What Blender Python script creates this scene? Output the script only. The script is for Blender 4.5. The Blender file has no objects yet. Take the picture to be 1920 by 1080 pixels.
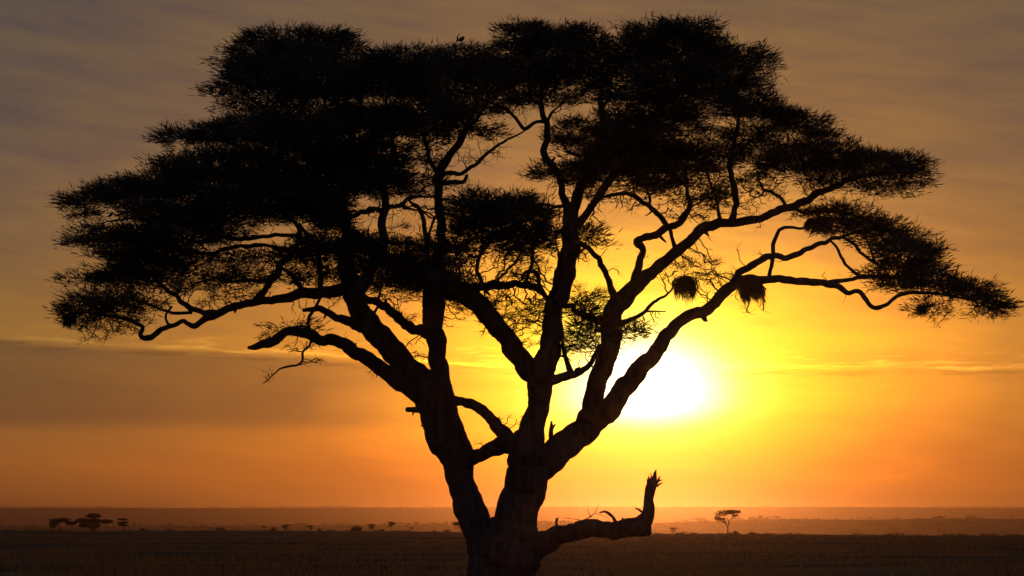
import bpy, math, random
import numpy as np
from mathutils import Vector, noise as mnoise

# ------------------------------------------------------------------ camera, sky, sun
R = math.radians
scn = bpy.context.scene
C = scn.collection
FPX = 4100.0                      # focal length in photo pixels (photo 1920 wide)
HOR = 972.0                       # photo row of the true horizon
PITCH = math.atan((HOR - 540.0) / FPX)
EYE = 1.9
cam_d = bpy.data.cameras.new('camera')
cam_d.sensor_width = 36.0
cam_d.lens = 36.0 * FPX / 1920.0
cam_d.clip_start = 0.5
cam_d.clip_end = 60000.0
cam = bpy.data.objects.new('camera', cam_d)
C.objects.link(cam)
cam.location = (0, 0, EYE)
cam.rotation_euler = (math.pi / 2 + PITCH, 0, 0)
scn.camera = cam
scn.view_settings.view_transform = 'Standard'
scn.view_settings.look = 'None'
scn.view_settings.exposure = 0.0
scn.view_settings.gamma = 1.0

def ray(px, py):
    u = (px - 960.0) / FPX
    v = (540.0 - py) / FPX
    cp, sp = math.cos(PITCH), math.sin(PITCH)
    return np.array([u, cp - v * sp, sp + v * cp])

def at(px, py, Y):
    d = ray(px, py)
    s = Y / d[1]
    return np.array([d[0] * s, Y, EYE + d[2] * s])

SD = ray(1213, 736); SD = SD / np.linalg.norm(SD)
SUN_AZ = math.atan2(SD[0], SD[1]); SUN_EL = math.asin(SD[2])

def s2l(c):
    return [((x / 255.0) / 12.92 if x / 255.0 <= 0.04045 else ((x / 255.0 + 0.055) / 1.055) ** 2.4) for x in c]

w = bpy.data.worlds.new('World'); scn.world = w; w.use_nodes = True
nt = w.node_tree; nt.nodes.clear()
def N(t, **k):
    n = nt.nodes.new(t)
    for a, b in k.items(): setattr(n, a, b)
    return n
def lk(a, b): nt.links.new(a, b)
def M(op, a, b=None, c=None, clamp=False):
    n = N('ShaderNodeMath', operation=op); n.use_clamp = clamp
    for i, x in enumerate((a, b, c)):
        if x is None: continue
        if isinstance(x, (int, float)): n.inputs[i].default_value = x
        else: lk(x, n.inputs[i])
    return n.outputs[0]
def MR(x, a, b, c, d, smooth=True):
    n = N('ShaderNodeMapRange'); n.interpolation_type = 'SMOOTHSTEP' if smooth else 'LINEAR'; n.clamp = True
    lk(x, n.inputs[0])
    for i, v in enumerate((a, b, c, d)): n.inputs[i + 1].default_value = v
    return n.outputs[0]
tc = N('ShaderNodeTexCoord')
nv = N('ShaderNodeVectorMath', operation='NORMALIZE'); lk(tc.outputs['Generated'], nv.inputs[0])
sp_ = N('ShaderNodeSeparateXYZ'); lk(nv.outputs[0], sp_.inputs[0])
az = M('MULTIPLY', M('ARCTAN2', sp_.outputs[0], sp_.outputs[1]), FPX)          # azimuth, units of 1/4100 rad
el = M('MULTIPLY', M('ARCSINE', sp_.outputs[2]), FPX)                          # elevation, same units
SA, SE = SUN_AZ * FPX, SUN_EL * FPX
dA = M('SUBTRACT', az, SA); dE = M('SUBTRACT', el, SE)
below = MR(dE, -60.0, 20.0, 1.9, 1.12)
dEs = M('MULTIPLY', dE, below)
# slow wisps bend the glow a little so that it is not a perfect disc
cv = N('ShaderNodeCombineXYZ'); lk(M('MULTIPLY', az, 0.0016), cv.inputs[0]); lk(M('MULTIPLY', el, 0.0095), cv.inputs[1])
n1 = N('ShaderNodeTexNoise'); lk(cv.outputs[0], n1.inputs['Vector']); n1.inputs['Scale'].default_value = 1.0; n1.inputs['Detail'].default_value = 6.0; n1.inputs['Roughness'].default_value = 0.55; n1.inputs['Distortion'].default_value = 0.6
cv2 = N('ShaderNodeCombineXYZ'); lk(M('MULTIPLY', az, 0.0045), cv2.inputs[0]); lk(M('MULTIPLY_ADD', az, 0.004, M('MULTIPLY', el, 0.03)), cv2.inputs[1])
n2 = N('ShaderNodeTexNoise'); lk(cv2.outputs[0], n2.inputs['Vector']); n2.inputs['Scale'].default_value = 1.0; n2.inputs['Detail'].default_value = 5.0; n2.inputs['Roughness'].default_value = 0.6
rho0 = M('SQRT', M('ADD', M('POWER', M('MULTIPLY', dA, 0.80), 2.0), M('POWER', dEs, 2.0)))
rho = M('MULTIPLY', rho0, M('MULTIPLY_ADD', M('SUBTRACT', n1.outputs[0], 0.5), -0.28, 1.0))
RMAX = 6000.0
ramp = N('ShaderNodeValToRGB'); lk(M('DIVIDE', rho, RMAX), ramp.inputs[0])
stops = [(0, (255, 255, 255)), (66, (255, 255, 246)), (110, (255, 255, 205)), (162, (255, 245, 130)), (208, (252, 218, 86)),
         (240, (252, 202, 76)), (305, (238, 175, 73)), (400, (204, 143, 72)), (520, (160, 114, 67)), (640, (141, 103, 64)), (760, (130, 97, 66)),
         (880, (118, 91, 66)), (1170, (96, 80, 69)), (1700, (82, 73, 70)), (3000, (80, 76, 82)), (6000, (62, 64, 80))]
cr = ramp.color_ramp; cr.interpolation = 'LINEAR'
while len(cr.elements) > 1: cr.elements.remove(cr.elements[-1])
for i, (p, c) in enumerate(stops):
    e = cr.elements[0] if i == 0 else cr.elements.new(p / RMAX)
    e.position = p / RMAX; e.color = s2l(c) + [1.0]
def VM(op, a, b):
    n = N('ShaderNodeVectorMath', operation=op)
    for i, x in enumerate((a, b)):
        if isinstance(x, (tuple, list)): n.inputs[i].default_value = x
        else: lk(x, n.inputs[i])
    return n.outputs[0]
def mixc(f, a, b):
    n = N('ShaderNodeMix', data_type='VECTOR'); lk(f, n.inputs[0])
    for s, x in ((n.inputs[4], a), (n.inputs[5], b)):
        if isinstance(x, (tuple, list)): s.default_value = x
        else: lk(x, s)
    return n.outputs[1]
tr = N('ShaderNodeValToRGB'); lk(M('DIVIDE', el, 1000.0), tr.inputs[0])
tstops = [(0, (1.6, .80, .30)), (90, (1.98, 1.04, .36)), (200, (1.9, 1.3, .50)), (320, (1.85, 1.45, .60)), (400, (1.7, 1.38, .70)), (500, (1.38, 1.2, .85)), (650, (1.05, 1.02, 1)), (1000, (.95, .97, 1))]
tcr = tr.color_ramp
for i, (p, c) in enumerate(tstops):
    e = tcr.elements[i] if i < 2 else tcr.elements.new(p / 1000.0)
    e.position = p / 1000.0; e.color = [x / 2 for x in c] + [1.0]
tint = VM('MULTIPLY', tr.outputs[0], (2.0, 2.0, 2.0))
col = VM('MULTIPLY', ramp.outputs[0], tint)
# soft streaks of high cloud
st = M('MULTIPLY', M('SUBTRACT', n2.outputs[0], 0.5), MR(el, 250.0, 600.0, 0.25, 0.75))
st2 = M('MULTIPLY', M('SUBTRACT', n1.outputs[0], 0.5), 0.35)
gain = M('ADD', M('ADD', st, st2), 1.0)
cg = N('ShaderNodeCombineXYZ'); lk(gain, cg.inputs[0]); lk(gain, cg.inputs[1]); lk(M('MULTIPLY_ADD', st, -0.2, 1.0), cg.inputs[2])
col = VM('MULTIPLY', col, cg.outputs[0])
# grey cloud bank low on the left: sharp lit upper edge, soft foot
top = M('MULTIPLY_ADD', az, -0.045, M('MULTIPLY_ADD', M('SUBTRACT', n1.outputs[0], 0.5), 40.0, 282.0))
e1 = M('SUBTRACT', top, el)
bank = M('MULTIPLY', MR(e1, -5.0, 12.0, 0.0, 1.0), MR(el, 150.0, 190.0, 0.0, 1.0))
bank = M('MULTIPLY', bank, MR(az, -420.0, 110.0, 1.0, 0.0))
col = mixc(M('MULTIPLY', bank, 0.85), col, VM('MULTIPLY', col, (0.50, 0.54, 0.95)))
# thin gilded cloud edge running across at the same height
lineE = M('SUBTRACT', el, M('ADD', M('MULTIPLY', M('MINIMUM', az, 0.0), -0.033), M('MULTIPLY_ADD', az, -0.012, M('MULTIPLY_ADD', M('SUBTRACT', n2.outputs[0], 0.5), 26.0, 287.0))))
cv3 = N('ShaderNodeCombineXYZ'); lk(M('MULTIPLY', az, 0.009), cv3.inputs[0]); lk(M('MULTIPLY', el, 0.11), cv3.inputs[1])
n3 = N('ShaderNodeTexNoise'); lk(cv3.outputs[0], n3.inputs['Vector']); n3.inputs['Scale'].default_value = 1.0; n3.inputs['Detail'].default_value = 5.0; n3.inputs['Roughness'].default_value = 0.65; n3.inputs['Distortion'].default_value = 0.4
thin = M('MULTIPLY', MR(M('ABSOLUTE', lineE), 0.0, 6.0, 1.3, 0.0), MR(n3.outputs[0], 0.38, 0.55, 0.25, 1.0))
wide = M('MULTIPLY', MR(M('ABSOLUTE', M('SUBTRACT', lineE, 8.0)), 4.0, 30.0, 1.0, 0.0), MR(n3.outputs[0], 0.50, 0.68, 0.0, 1.0))
gl = M('ADD', thin, wide)
dark = M('MULTIPLY', MR(M('ABSOLUTE', M('ADD', lineE, 11.0)), 2.0, 11.0, 1.0, 0.0), MR(n3.outputs[0], 0.46, 0.60, 0.0, 0.28))
dk = M('SUBTRACT', 1.0, dark); dg = N('ShaderNodeVectorMath', operation='SCALE'); lk(col, dg.inputs[0]); lk(dk, dg.inputs['Scale']); col = dg.outputs[0]
gl = M('MULTIPLY', gl, MR(M('ABSOLUTE', M('SUBTRACT', az, 270.0)), 500.0, 1500.0, 1.0, 0.0))
gl = M('MULTIPLY', gl, MR(rho0, 90.0, 200.0, 0.0, 1.0))
gv = VM('MULTIPLY', col, (0.45, 0.60, 0.45))
gs = N('ShaderNodeVectorMath', operation='SCALE'); lk(gv, gs.inputs[0]); lk(gl, gs.inputs['Scale'])
col = VM('ADD', col, gs.outputs[0])
# the sun's own blinding core
core = M('MULTIPLY', MR(rho0, 10.0, 148.0, 1.0, 0.0), 2.3)
cs = N('ShaderNodeVectorMath', operation='SCALE'); cs.inputs[0].default_value = (1.0, 0.92, 0.6); lk(core, cs.inputs['Scale'])
col = VM('ADD', col, cs.outputs[0])
# clear-air sky behind it all
sky = N('ShaderNodeTexSky'); sky.sky_type = 'NISHITA'; sky.sun_disc = False
sky.sun_elevation = SUN_EL; sky.sun_rotation = SUN_AZ; sky.dust_density = 4.0
ss = N('ShaderNodeVectorMath', operation='SCALE'); lk(sky.outputs[0], ss.inputs[0]); ss.inputs['Scale'].default_value = 0.0006
col = VM('ADD', col, ss.outputs[0])
bg = N('ShaderNodeBackground'); lk(col, bg.inputs[0]); bg.inputs[1].default_value = 1.0
out = N('ShaderNodeOutputWorld'); lk(bg.outputs[0], out.inputs[0])

sun_d = bpy.data.lights.new('sun', 'SUN'); sun_d.energy = 0.2; sun_d.angle = R(0.6); sun_d.color = (1.0, 0.40, 0.08)
sun = bpy.data.objects.new('sun', sun_d); C.objects.link(sun)
sun.rotation_euler = Vector(SD).to_track_quat('Z', 'Y').to_euler()
HAZE_DENSITY = 1.0e-4; HAZE_G = 0.945

rng = np.random.default_rng(11)
random.seed(5)

# ------------------------------------------------------------------ materials
def mat(name, c1, c2, scale=4.0, rough=0.9, bump=0.0, stretch=(1, 1, 1), spec=0.2):
    m = bpy.data.materials.new(name); m.use_nodes = True
    t = m.node_tree; b = t.nodes['Principled BSDF']
    b.inputs['Roughness'].default_value = rough
    b.inputs['Specular IOR Level'].default_value = spec
    tcn = t.nodes.new('ShaderNodeTexCoord'); mp = t.nodes.new('ShaderNodeMapping'); mp.inputs['Scale'].default_value = stretch
    t.links.new(tcn.outputs['Object'], mp.inputs[0])
    n = t.nodes.new('ShaderNodeTexNoise'); n.inputs['Scale'].default_value = scale; n.inputs['Detail'].default_value = 8
    t.links.new(mp.outputs[0], n.inputs['Vector'])
    r = t.nodes.new('ShaderNodeValToRGB'); r.color_ramp.elements[0].position = 0.35; r.color_ramp.elements[1].position = 0.65
    r.color_ramp.elements[0].color = (*c1, 1); r.color_ramp.elements[1].color = (*c2, 1)
    t.links.new(n.outputs[0], r.inputs[0]); t.links.new(r.outputs[0], b.inputs['Base Color'])
    if bump:
        bp = t.nodes.new('ShaderNodeBump'); bp.inputs['Strength'].default_value = 0.9; bp.inputs['Distance'].default_value = bump
        t.links.new(n.outputs[0], bp.inputs['Height']); t.links.new(bp.outputs[0], b.inputs['Normal'])
    return m
BARK = mat('acacia_bark', (0.065, 0.045, 0.038), (0.12, 0.085, 0.07), 7.0, 0.95, 0.03, (1, 1, 0.18))
TWIG = mat('twig_bark', (0.035, 0.026, 0.018), (0.07, 0.05, 0.035), 6.0)
LEAF = mat('acacia_leaves', (0.045, 0.040, 0.028), (0.095, 0.085, 0.055), 1.2, 0.8)
STRAW = mat('nest_straw', (0.06, 0.045, 0.022), (0.13, 0.10, 0.05), 12.0)
FEATHER = mat('dark_feathers', (0.02, 0.018, 0.018), (0.05, 0.045, 0.04), 20.0, 0.6)
SOIL = mat('dry_savanna_ground', (0.055, 0.040, 0.025), (0.20, 0.135, 0.075), 0.035, 1.0, 0.0, (1, 2.5, 1), 0.0)
GRASS = mat('dry_grass', (0.08, 0.06, 0.036), (0.17, 0.125, 0.07), 0.3, 1.0, 0.0, (1, 1, 1), 0.0)
_t = GRASS.node_tree; _tr = _t.nodes.new('ShaderNodeBsdfTranslucent'); _tr.inputs[0].default_value = (0.30, 0.18, 0.08, 1)
_mx = _t.nodes.new('ShaderNodeMixShader'); _mx.inputs[0].default_value = 0.5
_t.links.new(_t.nodes['Principled BSDF'].outputs[0], _mx.inputs[1]); _t.links.new(_tr.outputs[0], _mx.inputs[2]); _t.links.new(_mx.outputs[0], _t.nodes['Material Output'].inputs[0])
FARLEAF = mat('far_foliage', (0.02, 0.028, 0.012), (0.04, 0.05, 0.02), 0.5, 0.9)

# ------------------------------------------------------------------ mesh helpers
def link_mesh(name, verts, faces, m, parent=None, smooth=False):
    """verts (n,3) array, faces: list of (k, index array) blocks, every block with k corners"""
    me = bpy.data.meshes.new(name)
    verts = np.ascontiguousarray(verts, dtype=np.float32)
    blocks = [np.asarray(f, dtype=np.int32) for f in faces if len(f)]
    loops = np.concatenate([b.ravel() for b in blocks])
    tot = np.concatenate([np.full(len(b), b.shape[1], dtype=np.int32) for b in blocks])
    start = np.concatenate([[0], np.cumsum(tot)[:-1]]).astype(np.int32)
    me.vertices.add(len(verts)); me.vertices.foreach_set('co', verts.ravel())
    me.loops.add(len(loops)); me.loops.foreach_set('vertex_index', loops)
    me.polygons.add(len(tot)); me.polygons.foreach_set('loop_start', start); me.polygons.foreach_set('loop_total', tot)
    if smooth: me.polygons.foreach_set('use_smooth', np.ones(len(tot), dtype=bool))
    me.update(calc_edges=True); me.validate()
    me.materials.append(m)
    o = bpy.data.objects.new(name, me); C.objects.link(o)
    if parent is not None:
        o.parent = parent; o.matrix_parent_inverse.identity()
        o.location = -Vector(parent.location)
    return o

def tag(o, label=None, cat=None, group=None, kind=None):
    if label: o['label'] = label
    if cat: o['category'] = cat
    if group: o['group'] = group
    if kind: o['kind'] = kind
    return o

def empty(name, loc, label, cat, group=None):
    o = bpy.data.objects.new(name, None); C.objects.link(o); o.location = loc; o.empty_display_size = 0.3
    return tag(o, label, cat, group)

def resample(P, r, step):
    """Catmull-Rom through points, about one sample per step"""
    P = np.asarray(P, float); r = np.asarray(r, float); n = len(P)
    Q = np.vstack([2 * P[0] - P[1], P, 2 * P[-1] - P[-2]])
    op, orr = [], []
    for i in range(n - 1):
        L = np.linalg.norm(P[i + 1] - P[i]); k = max(1, int(round(L / step)))
        t = (np.arange(k) / k)[:, None]
        a, b, c, d = Q[i], Q[i + 1], Q[i + 2], Q[i + 3]
        op.append(0.5 * (2 * b + (c - a) * t + (2 * a - 5 * b + 4 * c - d) * t ** 2 + (3 * b - a - 3 * c + d) * t ** 3))
        orr.append(r[i] + (r[i + 1] - r[i]) * t[:, 0])
    op.append(P[-1:]); orr.append(r[-1:])
    return np.vstack(op), np.concatenate(orr)

class MB:
    def __init__(s): s.v = []; s.q = []; s.t = []; s.n = 0
    def add(s, v, q=(), t=()):
        s.v.append(np.asarray(v, float))
        if len(q): s.q.append(np.asarray(q) + s.n)
        if len(t): s.t.append(np.asarray(t) + s.n)
        s.n += len(v)
    def tube(s, P, r, k=8, rough=0.0, seed=0.0, cap=True):
        n = len(P); T = np.gradient(P, axis=0); T /= np.linalg.norm(T, axis=1)[:, None] + 1e-9
        ref = np.array([0.0, 1.0, 0.0]) if abs(T[0][1]) < 0.9 else np.array([1.0, 0, 0])
        U = np.cross(T[0], ref); U /= np.linalg.norm(U)
        V = []
        ang = np.arange(k) * 2 * math.pi / k
        for i in range(n):
            U = U - T[i] * np.dot(U, T[i]); U /= np.linalg.norm(U) + 1e-9
            W = np.cross(T[i], U)
            for a in ang:
                dd = math.cos(a) * U + math.sin(a) * W
                rr = r[i]
                if rough:
                    p = P[i] + dd * r[i]
                    f = mnoise.noise(Vector(p * 1.7 + seed)) * (0.55 if r[i] < .12 else 0.22) + mnoise.noise(Vector((p[0] * 6, p[1] * 6, p[2] * 2.2))) * (0.35 if r[i] < .12 else 0.22) + mnoise.noise(Vector((p[0] * 19, p[1] * 19, p[2] * 6))) * 0.13
                    rr = r[i] * (1 + rough * f) + 0.006 * f + (0.016 * mnoise.noise(Vector((p[0] * 11, p[1] * 11, p[2] * 3.5))) if r[i] > .07 else 0)
                V.append(P[i] + dd * rr)
        i0 = (np.arange(n - 1)[:, None] * k + np.arange(k)[None]).ravel()
        i1 = (np.arange(n - 1)[:, None] * k + (np.arange(k)[None] + 1) % k).ravel()
        q = np.stack([i0, i1, i1 + k, i0 + k], 1)
        t = []
        if cap:
            V.append(P[0] - T[0] * r[0] * 0.3); V.append(P[-1] + T[-1] * r[-1] * 0.6)
            for j in range(k):
                t.append([n * k, (j + 1) % k, j]); t.append([n * k + 1, (n - 1) * k + j, (n - 1) * k + (j + 1) % k])
        s.add(V, q, t if t else ())
    def build(s, name, m, parent=None, smooth=False):
        return link_mesh(name, np.vstack(s.v), ([np.vstack(s.q)] if s.q else []) + ([np.vstack(s.t)] if s.t else []), m, parent, smooth)

def blades(pos, dirv, length, width, mb, bend=0.0):
    """many slim leaf shoots: kites with a slight fold, real size, oriented in 3D"""
    n = len(pos)
    d = dirv / (np.linalg.norm(dirv, axis=1)[:, None] + 1e-9)
    rv = rng.normal(size=(n, 3)); s = np.cross(d, rv); s /= np.linalg.norm(s, axis=1)[:, None] + 1e-9
    L = length[:, None]; W = width[:, None]
    a = pos - s * W * 0.2
    b = pos + d * L * 0.4 + s * W * 0.5
    c = pos + d * L
    e = pos + d * L * 0.35 - s * W * 0.5
    V = np.stack([a, b, c, e], 1).reshape(-1, 3)
    i = np.arange(n)[:, None] * 4
    mb.add(V, np.hstack([i, i + 1, i + 2, i + 3]))

# ------------------------------------------------------------------ terrain
def crest_y(x):
    return 430.0 - 110.0 * np.tanh(x / 45.0)
def ground_z(x, y):
    x = np.asarray(x, float); y = np.asarray(y, float)
    yc = crest_y(x)
    z = -0.9 * np.clip(y / 450.0, 0, 1.2) * (1.0 + 0.0 * x)
    z = z + 0.10 * np.sin(x * 0.09 + 1.3) * np.sin(y * 0.05) * np.clip((y - 20) / 100, 0, 1)
    d = np.clip(y - yc, 0, None)
    z = z - 34.0 * (1 - np.exp(-(d / 520.0) ** 1.25))
    th = x / np.maximum(y, 1.0)                                    # sideways angle
    def bump(yy, w_): return 1 / (1 + np.exp(-(yy) / w_))
    mid_h = 34.0 + np.interp(th, [-0.25, -0.1, 0.05, 0.12, 0.25], [-11.0, -8.0, -3.0, 3.5, 5.0]) + 0.9 * np.sin(th * 70)
    z = z + mid_h * bump(y - 2700, 260) * (1 - 0.6 * bump(y - 4400, 260))
    far_h = 47.0 + 2.0 * np.sin(th * 14 + 0.6) + 0.8 * np.sin(th * 55) + EYE
    z = np.where(y > 4200, z + (far_h - (-34.0 + mid_h * 0.4)) * bump(y - 7300, 420), z)
    return z
ys = np.concatenate([np.array([-1200, -600, -250, -100, -40]), np.linspace(0, 640, 130), np.geomspace(650, 12500, 150)])
us = np.concatenate([-np.geomspace(60, 1, 14)[:-1], np.linspace(-1, 1, 160), np.geomspace(1, 60, 14)[1:]])
gx = []; gy = []
for y in ys:
    half = max(60.0, abs(y) * 0.36)
    mx = 7500.0
    xs = np.where(np.abs(us) <= 1, us * half, np.sign(us) * (half + (mx - half) * (np.abs(us) - 1) / 59.0))
    gx.append(xs); gy.append(np.full(len(xs), y))
gx = np.array(gx); gy = np.array(gy); gz = ground_z(gx, gy)
nr, nc = gx.shape
ii = (np.arange(nr - 1)[:, None] * nc + np.arange(nc - 1)[None]).ravel()
gq = np.stack([ii, ii + 1, ii + nc + 1, ii + nc], 1)
g = link_mesh('ground', np.stack([gx.ravel(), gy.ravel(), gz.ravel()], 1), [gq], SOIL, None, True)
g['kind'] = 'structure'

# grass standing on the plain, too much to count
gb = MB(); n = 90000
yy = 62 + (rng.random(n) ** 1.5) * 330; xx = (rng.random(n) * 2 - 1) * (yy * 0.26 + 8)
clump = np.array([mnoise.noise(Vector((a * 0.12, b * 0.04, 0))) for a, b in zip(xx, yy)])
keep = (clump + rng.random(n) * 0.6 > 0.12) & (yy < crest_y(xx) + 12)
xx = xx[keep]; yy = yy[keep]; n = len(xx)
dirs = np.stack([rng.normal(0, 0.35, n), rng.normal(0, 0.35, n), np.ones(n)], 1)
blades(np.stack([xx, yy, ground_z(xx, yy) - 0.02], 1), dirs, rng.uniform(0.12, 0.42, n) * (1 + 0.6 * (clump[keep] > 0.3)) * np.clip(1.25 - yy / 420, .3, 1), rng.uniform(0.02, 0.05, n) * (1 + yy / 260), gb)
n = 700
tx = rng.uniform(-1, 1, n); ty = crest_y(tx * 90) + rng.normal(-20, 26, n); tx = tx * (ty * .26 + 5); ty = np.where(rng.random(n) < .4, rng.uniform(75, 300, n), ty); hh = rng.uniform(.2, .85, n) ** 1.6
r_ = np.repeat(np.arange(n), 26); m_ = len(r_)
bx_ = tx[r_] + rng.normal(0, 1, m_) * hh[r_] * .55; by_ = ty[r_] + rng.normal(0, 1, m_) * hh[r_] * .5
blades(np.stack([bx_, by_, ground_z(bx_, by_) - .03], 1), np.stack([rng.normal(0, .45, m_), rng.normal(0, .45, m_), np.ones(m_)], 1), hh[r_] * rng.uniform(.5, 1.1, m_), rng.uniform(.05, .12, m_), gb)
go = gb.build('grass', GRASS); go['kind'] = 'stuff'

# ------------------------------------------------------------------ the big acacia
TY = 50.0
tree = empty('acacia_tree', (at(945, 1080, TY)[0], TY, float(ground_z(0, TY))),
             'huge flat-topped acacia in silhouette against the low sun, many-stemmed with wide umbrella crown', 'tree')
SK = []          # skeleton samples: x,y,z,r,px,py
def near_depth(px, py):
    if not SK: return TY
    a = np.array(SK); d = (a[:, 4] - px) ** 2 + (a[:, 5] - py) ** 2
    j = np.argsort(d)[:1]
    return float(a[j, 1].mean())

limb_id = 0
def limb(mb, pts, dd=0.0, join=False, rough=0.18, Y0=None, k=None, ends=True):
    """pts: (px, py, width px) read off the photo; dd: how far the limb leans away (+) or forward (-) in metres"""
    global limb_id
    limb_id += 1
    n = len(pts)
    ya = near_depth(pts[0][0], pts[0][1]) if Y0 is None else Y0
    yb = near_depth(pts[-1][0], pts[-1][1]) if join else ya + dd
    ln = np.concatenate([[0], np.cumsum([math.dist(pts[i][:2], pts[i + 1][:2]) for i in range(n - 1)])]); ln /= ln[-1]
    P = []; r = []
    for (px, py, wd), t in zip(pts, ln):
        Y = ya + (yb - ya) * t + 0.12 * math.sin(t * 9 + limb_id) * min(1, abs(dd) + 0.3)
        P.append(at(px, py, Y)); r.append(wd * 0.5 * Y / FPX)
    P = np.array(P); r = np.array(r)
    Q, q = resample(P, r, 0.06 if r.max() > 0.12 else 0.08)
    jit = np.array([[mnoise.noise(Vector((i * (0.17 if r.max() > .12 else .29), limb_id * 7.7, a * 3.1))) for a in range(3)] for i in range(len(Q))])
    env = np.minimum(1, np.minimum(np.arange(len(Q)), np.arange(len(Q))[::-1]) / 6.0)[:, None]
    jit2 = np.array([[mnoise.noise(Vector((i * (0.55 if r.max() > .12 else .85), limb_id * 3.7 + 40, a * 5.1))) for a in range(3)] for i in range(len(Q))])
    Q = Q + jit * env * np.minimum(q, 0.07)[:, None] * 1.0 + jit2 * env * np.minimum(q, 0.03)[:, None] * 0.45
    if k is None: k = 28 if r.max() > 0.25 else (14 if r.max() > 0.08 else 7)
    q = q * (1 + .10 * np.array([max(0, mnoise.noise(Vector((i * .21, limb_id * 1.9, 7))) - .12) * 3 for i in range(len(Q))]))
    mb.tube(Q, q, k, rough, limb_id * 3.3)
    if len(Q) > 24 and .04 < q.mean():
        for i in range(8, len(Q) - 8, 9):
            if random.random() < .22:
                tg = Q[i + 1] - Q[i]; tg /= np.linalg.norm(tg); sd = rng.normal(size=3); sd[1] *= .5; sd -= tg * sd.dot(tg); sd /= np.linalg.norm(sd); sd = sd + tg * random.uniform(-.2, .8); sd /= np.linalg.norm(sd)
                L = q[i] * .6 + random.uniform(.04, .22); r0 = min(q[i] * .4, .035)
                mb.tube(np.array([Q[i], Q[i] + sd * L * .6, Q[i] + sd * L + rng.normal(0, .02, 3)]), np.array([r0 * 1.3, r0, r0 * .5]), 6, .2, i)
    u = []
    for p, rr in zip(Q, q):
        s = 1.0 / p[1]
        dx = p[0] * s; dz = (p[2] - EYE) * s
        cp, sp = math.cos(PITCH), math.sin(PITCH)
        fwd = cp + dz * sp; up = -sp + dz * cp
        SK.append((p[0], p[1], p[2], rr, 960 + FPX * dx / fwd, 540 - FPX * up / fwd))

# trunk and main stems
T = MB()
limb(T, [(938, 1170, 190), (938, 1120, 150), (938, 1085, 122), (945, 1040, 116), (957, 1010, 100), (969, 975, 82), (975, 945, 76), (986, 908, 78), (992, 880, 80), (992, 850, 40)], 0, Y0=TY)
limb(T, [(925, 1090, 90), (908, 1040, 60), (903, 1000, 56), (888, 968, 60), (877, 945, 56), (867, 908, 50), (857, 871, 58), (852, 844, 66), (838, 815, 74), (828, 790, 72), (820, 765, 70), (808, 740, 68), (800, 720, 60)], 1.2, Y0=TY - 0.1)
T.build('trunk', BARK, tree)
def part(name, specs, label=None):
    mb = MB()
    for sp in specs:
        limb(mb, sp[0], sp[1] if len(sp) > 1 else 0, join=(len(sp) > 2 and sp[2]))
    o = mb.build(name, BARK, tree)
    if label: o['label'] = label
    return o
# centre stem and its two forks
part('branch', [
 ([(990, 865, 76), (990, 835, 66), (999, 800, 46), (1010, 760, 40), (1014, 724, 46), (1012, 700, 52), (1014, 680, 56)], -0.8),
 ([(1016, 695, 48), (1027, 671, 44), (1035, 631, 38), (1038, 591, 34), (1049, 547, 36), (1062, 507, 36), (1069, 467, 36), (1071, 440, 32), (1071, 413, 29), (1070, 388, 28)], 0.8),
 ([(1066, 395, 18), (1056, 364, 13), (1042, 320, 14), (1024, 298, 14), (1022, 267, 13), (1027, 236, 12), (1020, 222, 11), (1016, 200, 9), (1012, 160, 7), (1000, 110, 5)], 1.5),
 ([(1020, 228, 8), (1004, 229, 7), (984, 243, 8), (967, 222, 7), (949, 204, 6), (925, 194, 5), (890, 180, 4)], 0.6),
 ([(1027, 228, 6), (1033, 213, 5), (1040, 206, 4)], 0.2),
 ([(1073, 395, 22), (1080, 378, 20), (1095, 338, 18), (1113, 293, 16), (1127, 249, 15), (1129, 213, 13), (1127, 180, 10), (1140, 130, 7), (1160, 90, 5)], -1.0),
 ([(1129, 205, 7), (1144, 182, 6), (1170, 160, 5), (1210, 140, 4)], -0.8),
 ([(1084, 424, 14), (1093, 410, 13), (1109, 387, 14), (1131, 356, 14), (1162, 316, 12), (1184, 284, 10), (1210, 250, 8), (1240, 190, 6), (1262, 120, 5)], -2.5),
 ([(1067, 385, 8), (1038, 387, 6), (1015, 384, 5), (985, 388, 4)], -0.8),
 ([(1113, 293, 9), (1085, 290, 6), (1065, 285, 5), (1055, 268, 4)], 0.5),
 ([(1042, 325, 8), (1060, 340, 5), (1085, 335, 4)], -0.6)])
part('branch', [
 ([(1012, 705, 46), (987, 690, 40), (968, 660, 36), (951, 636, 35), (933, 612, 36), (915, 591, 37), (884, 560, 38), (853, 540, 38), (813, 522, 38), (775, 508, 36), (735, 490, 30), (695, 464, 26), (660, 437, 22), (635, 400, 18), (605, 350, 14), (570, 290, 10), (545, 230, 7), (530, 160, 5)], -4.0),
 ([(635, 400, 12), (590, 385, 10), (530, 370, 9), (470, 350, 7), (400, 330, 6), (340, 325, 4)], -1.0),
 ([(605, 350, 10), (640, 300, 9), (665, 240, 8), (680, 170, 6), (680, 120, 4)], 1.0),
 ([(540, 230, 6), (490, 200, 5), (445, 160, 4), (470, 110, 3)], 0.6)])
# short arm between the centre stem and the right-hand stem
part('branch', [
 ([(1028, 712, 24), (1044, 710, 18), (1067, 705, 16), (1084, 702, 13), (1102, 687, 11), (1116, 667, 9), (1124, 648, 8)], 0, True),
 ([(1074, 704, 12), (1067, 690, 12), (1060, 667, 8), (1056, 636, 7), (1051, 604, 5), (1045, 575, 5)], -0.5),
 ([(1078, 700, 8), (1082, 694, 9), (1088, 691, 7)], 0)])
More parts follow.
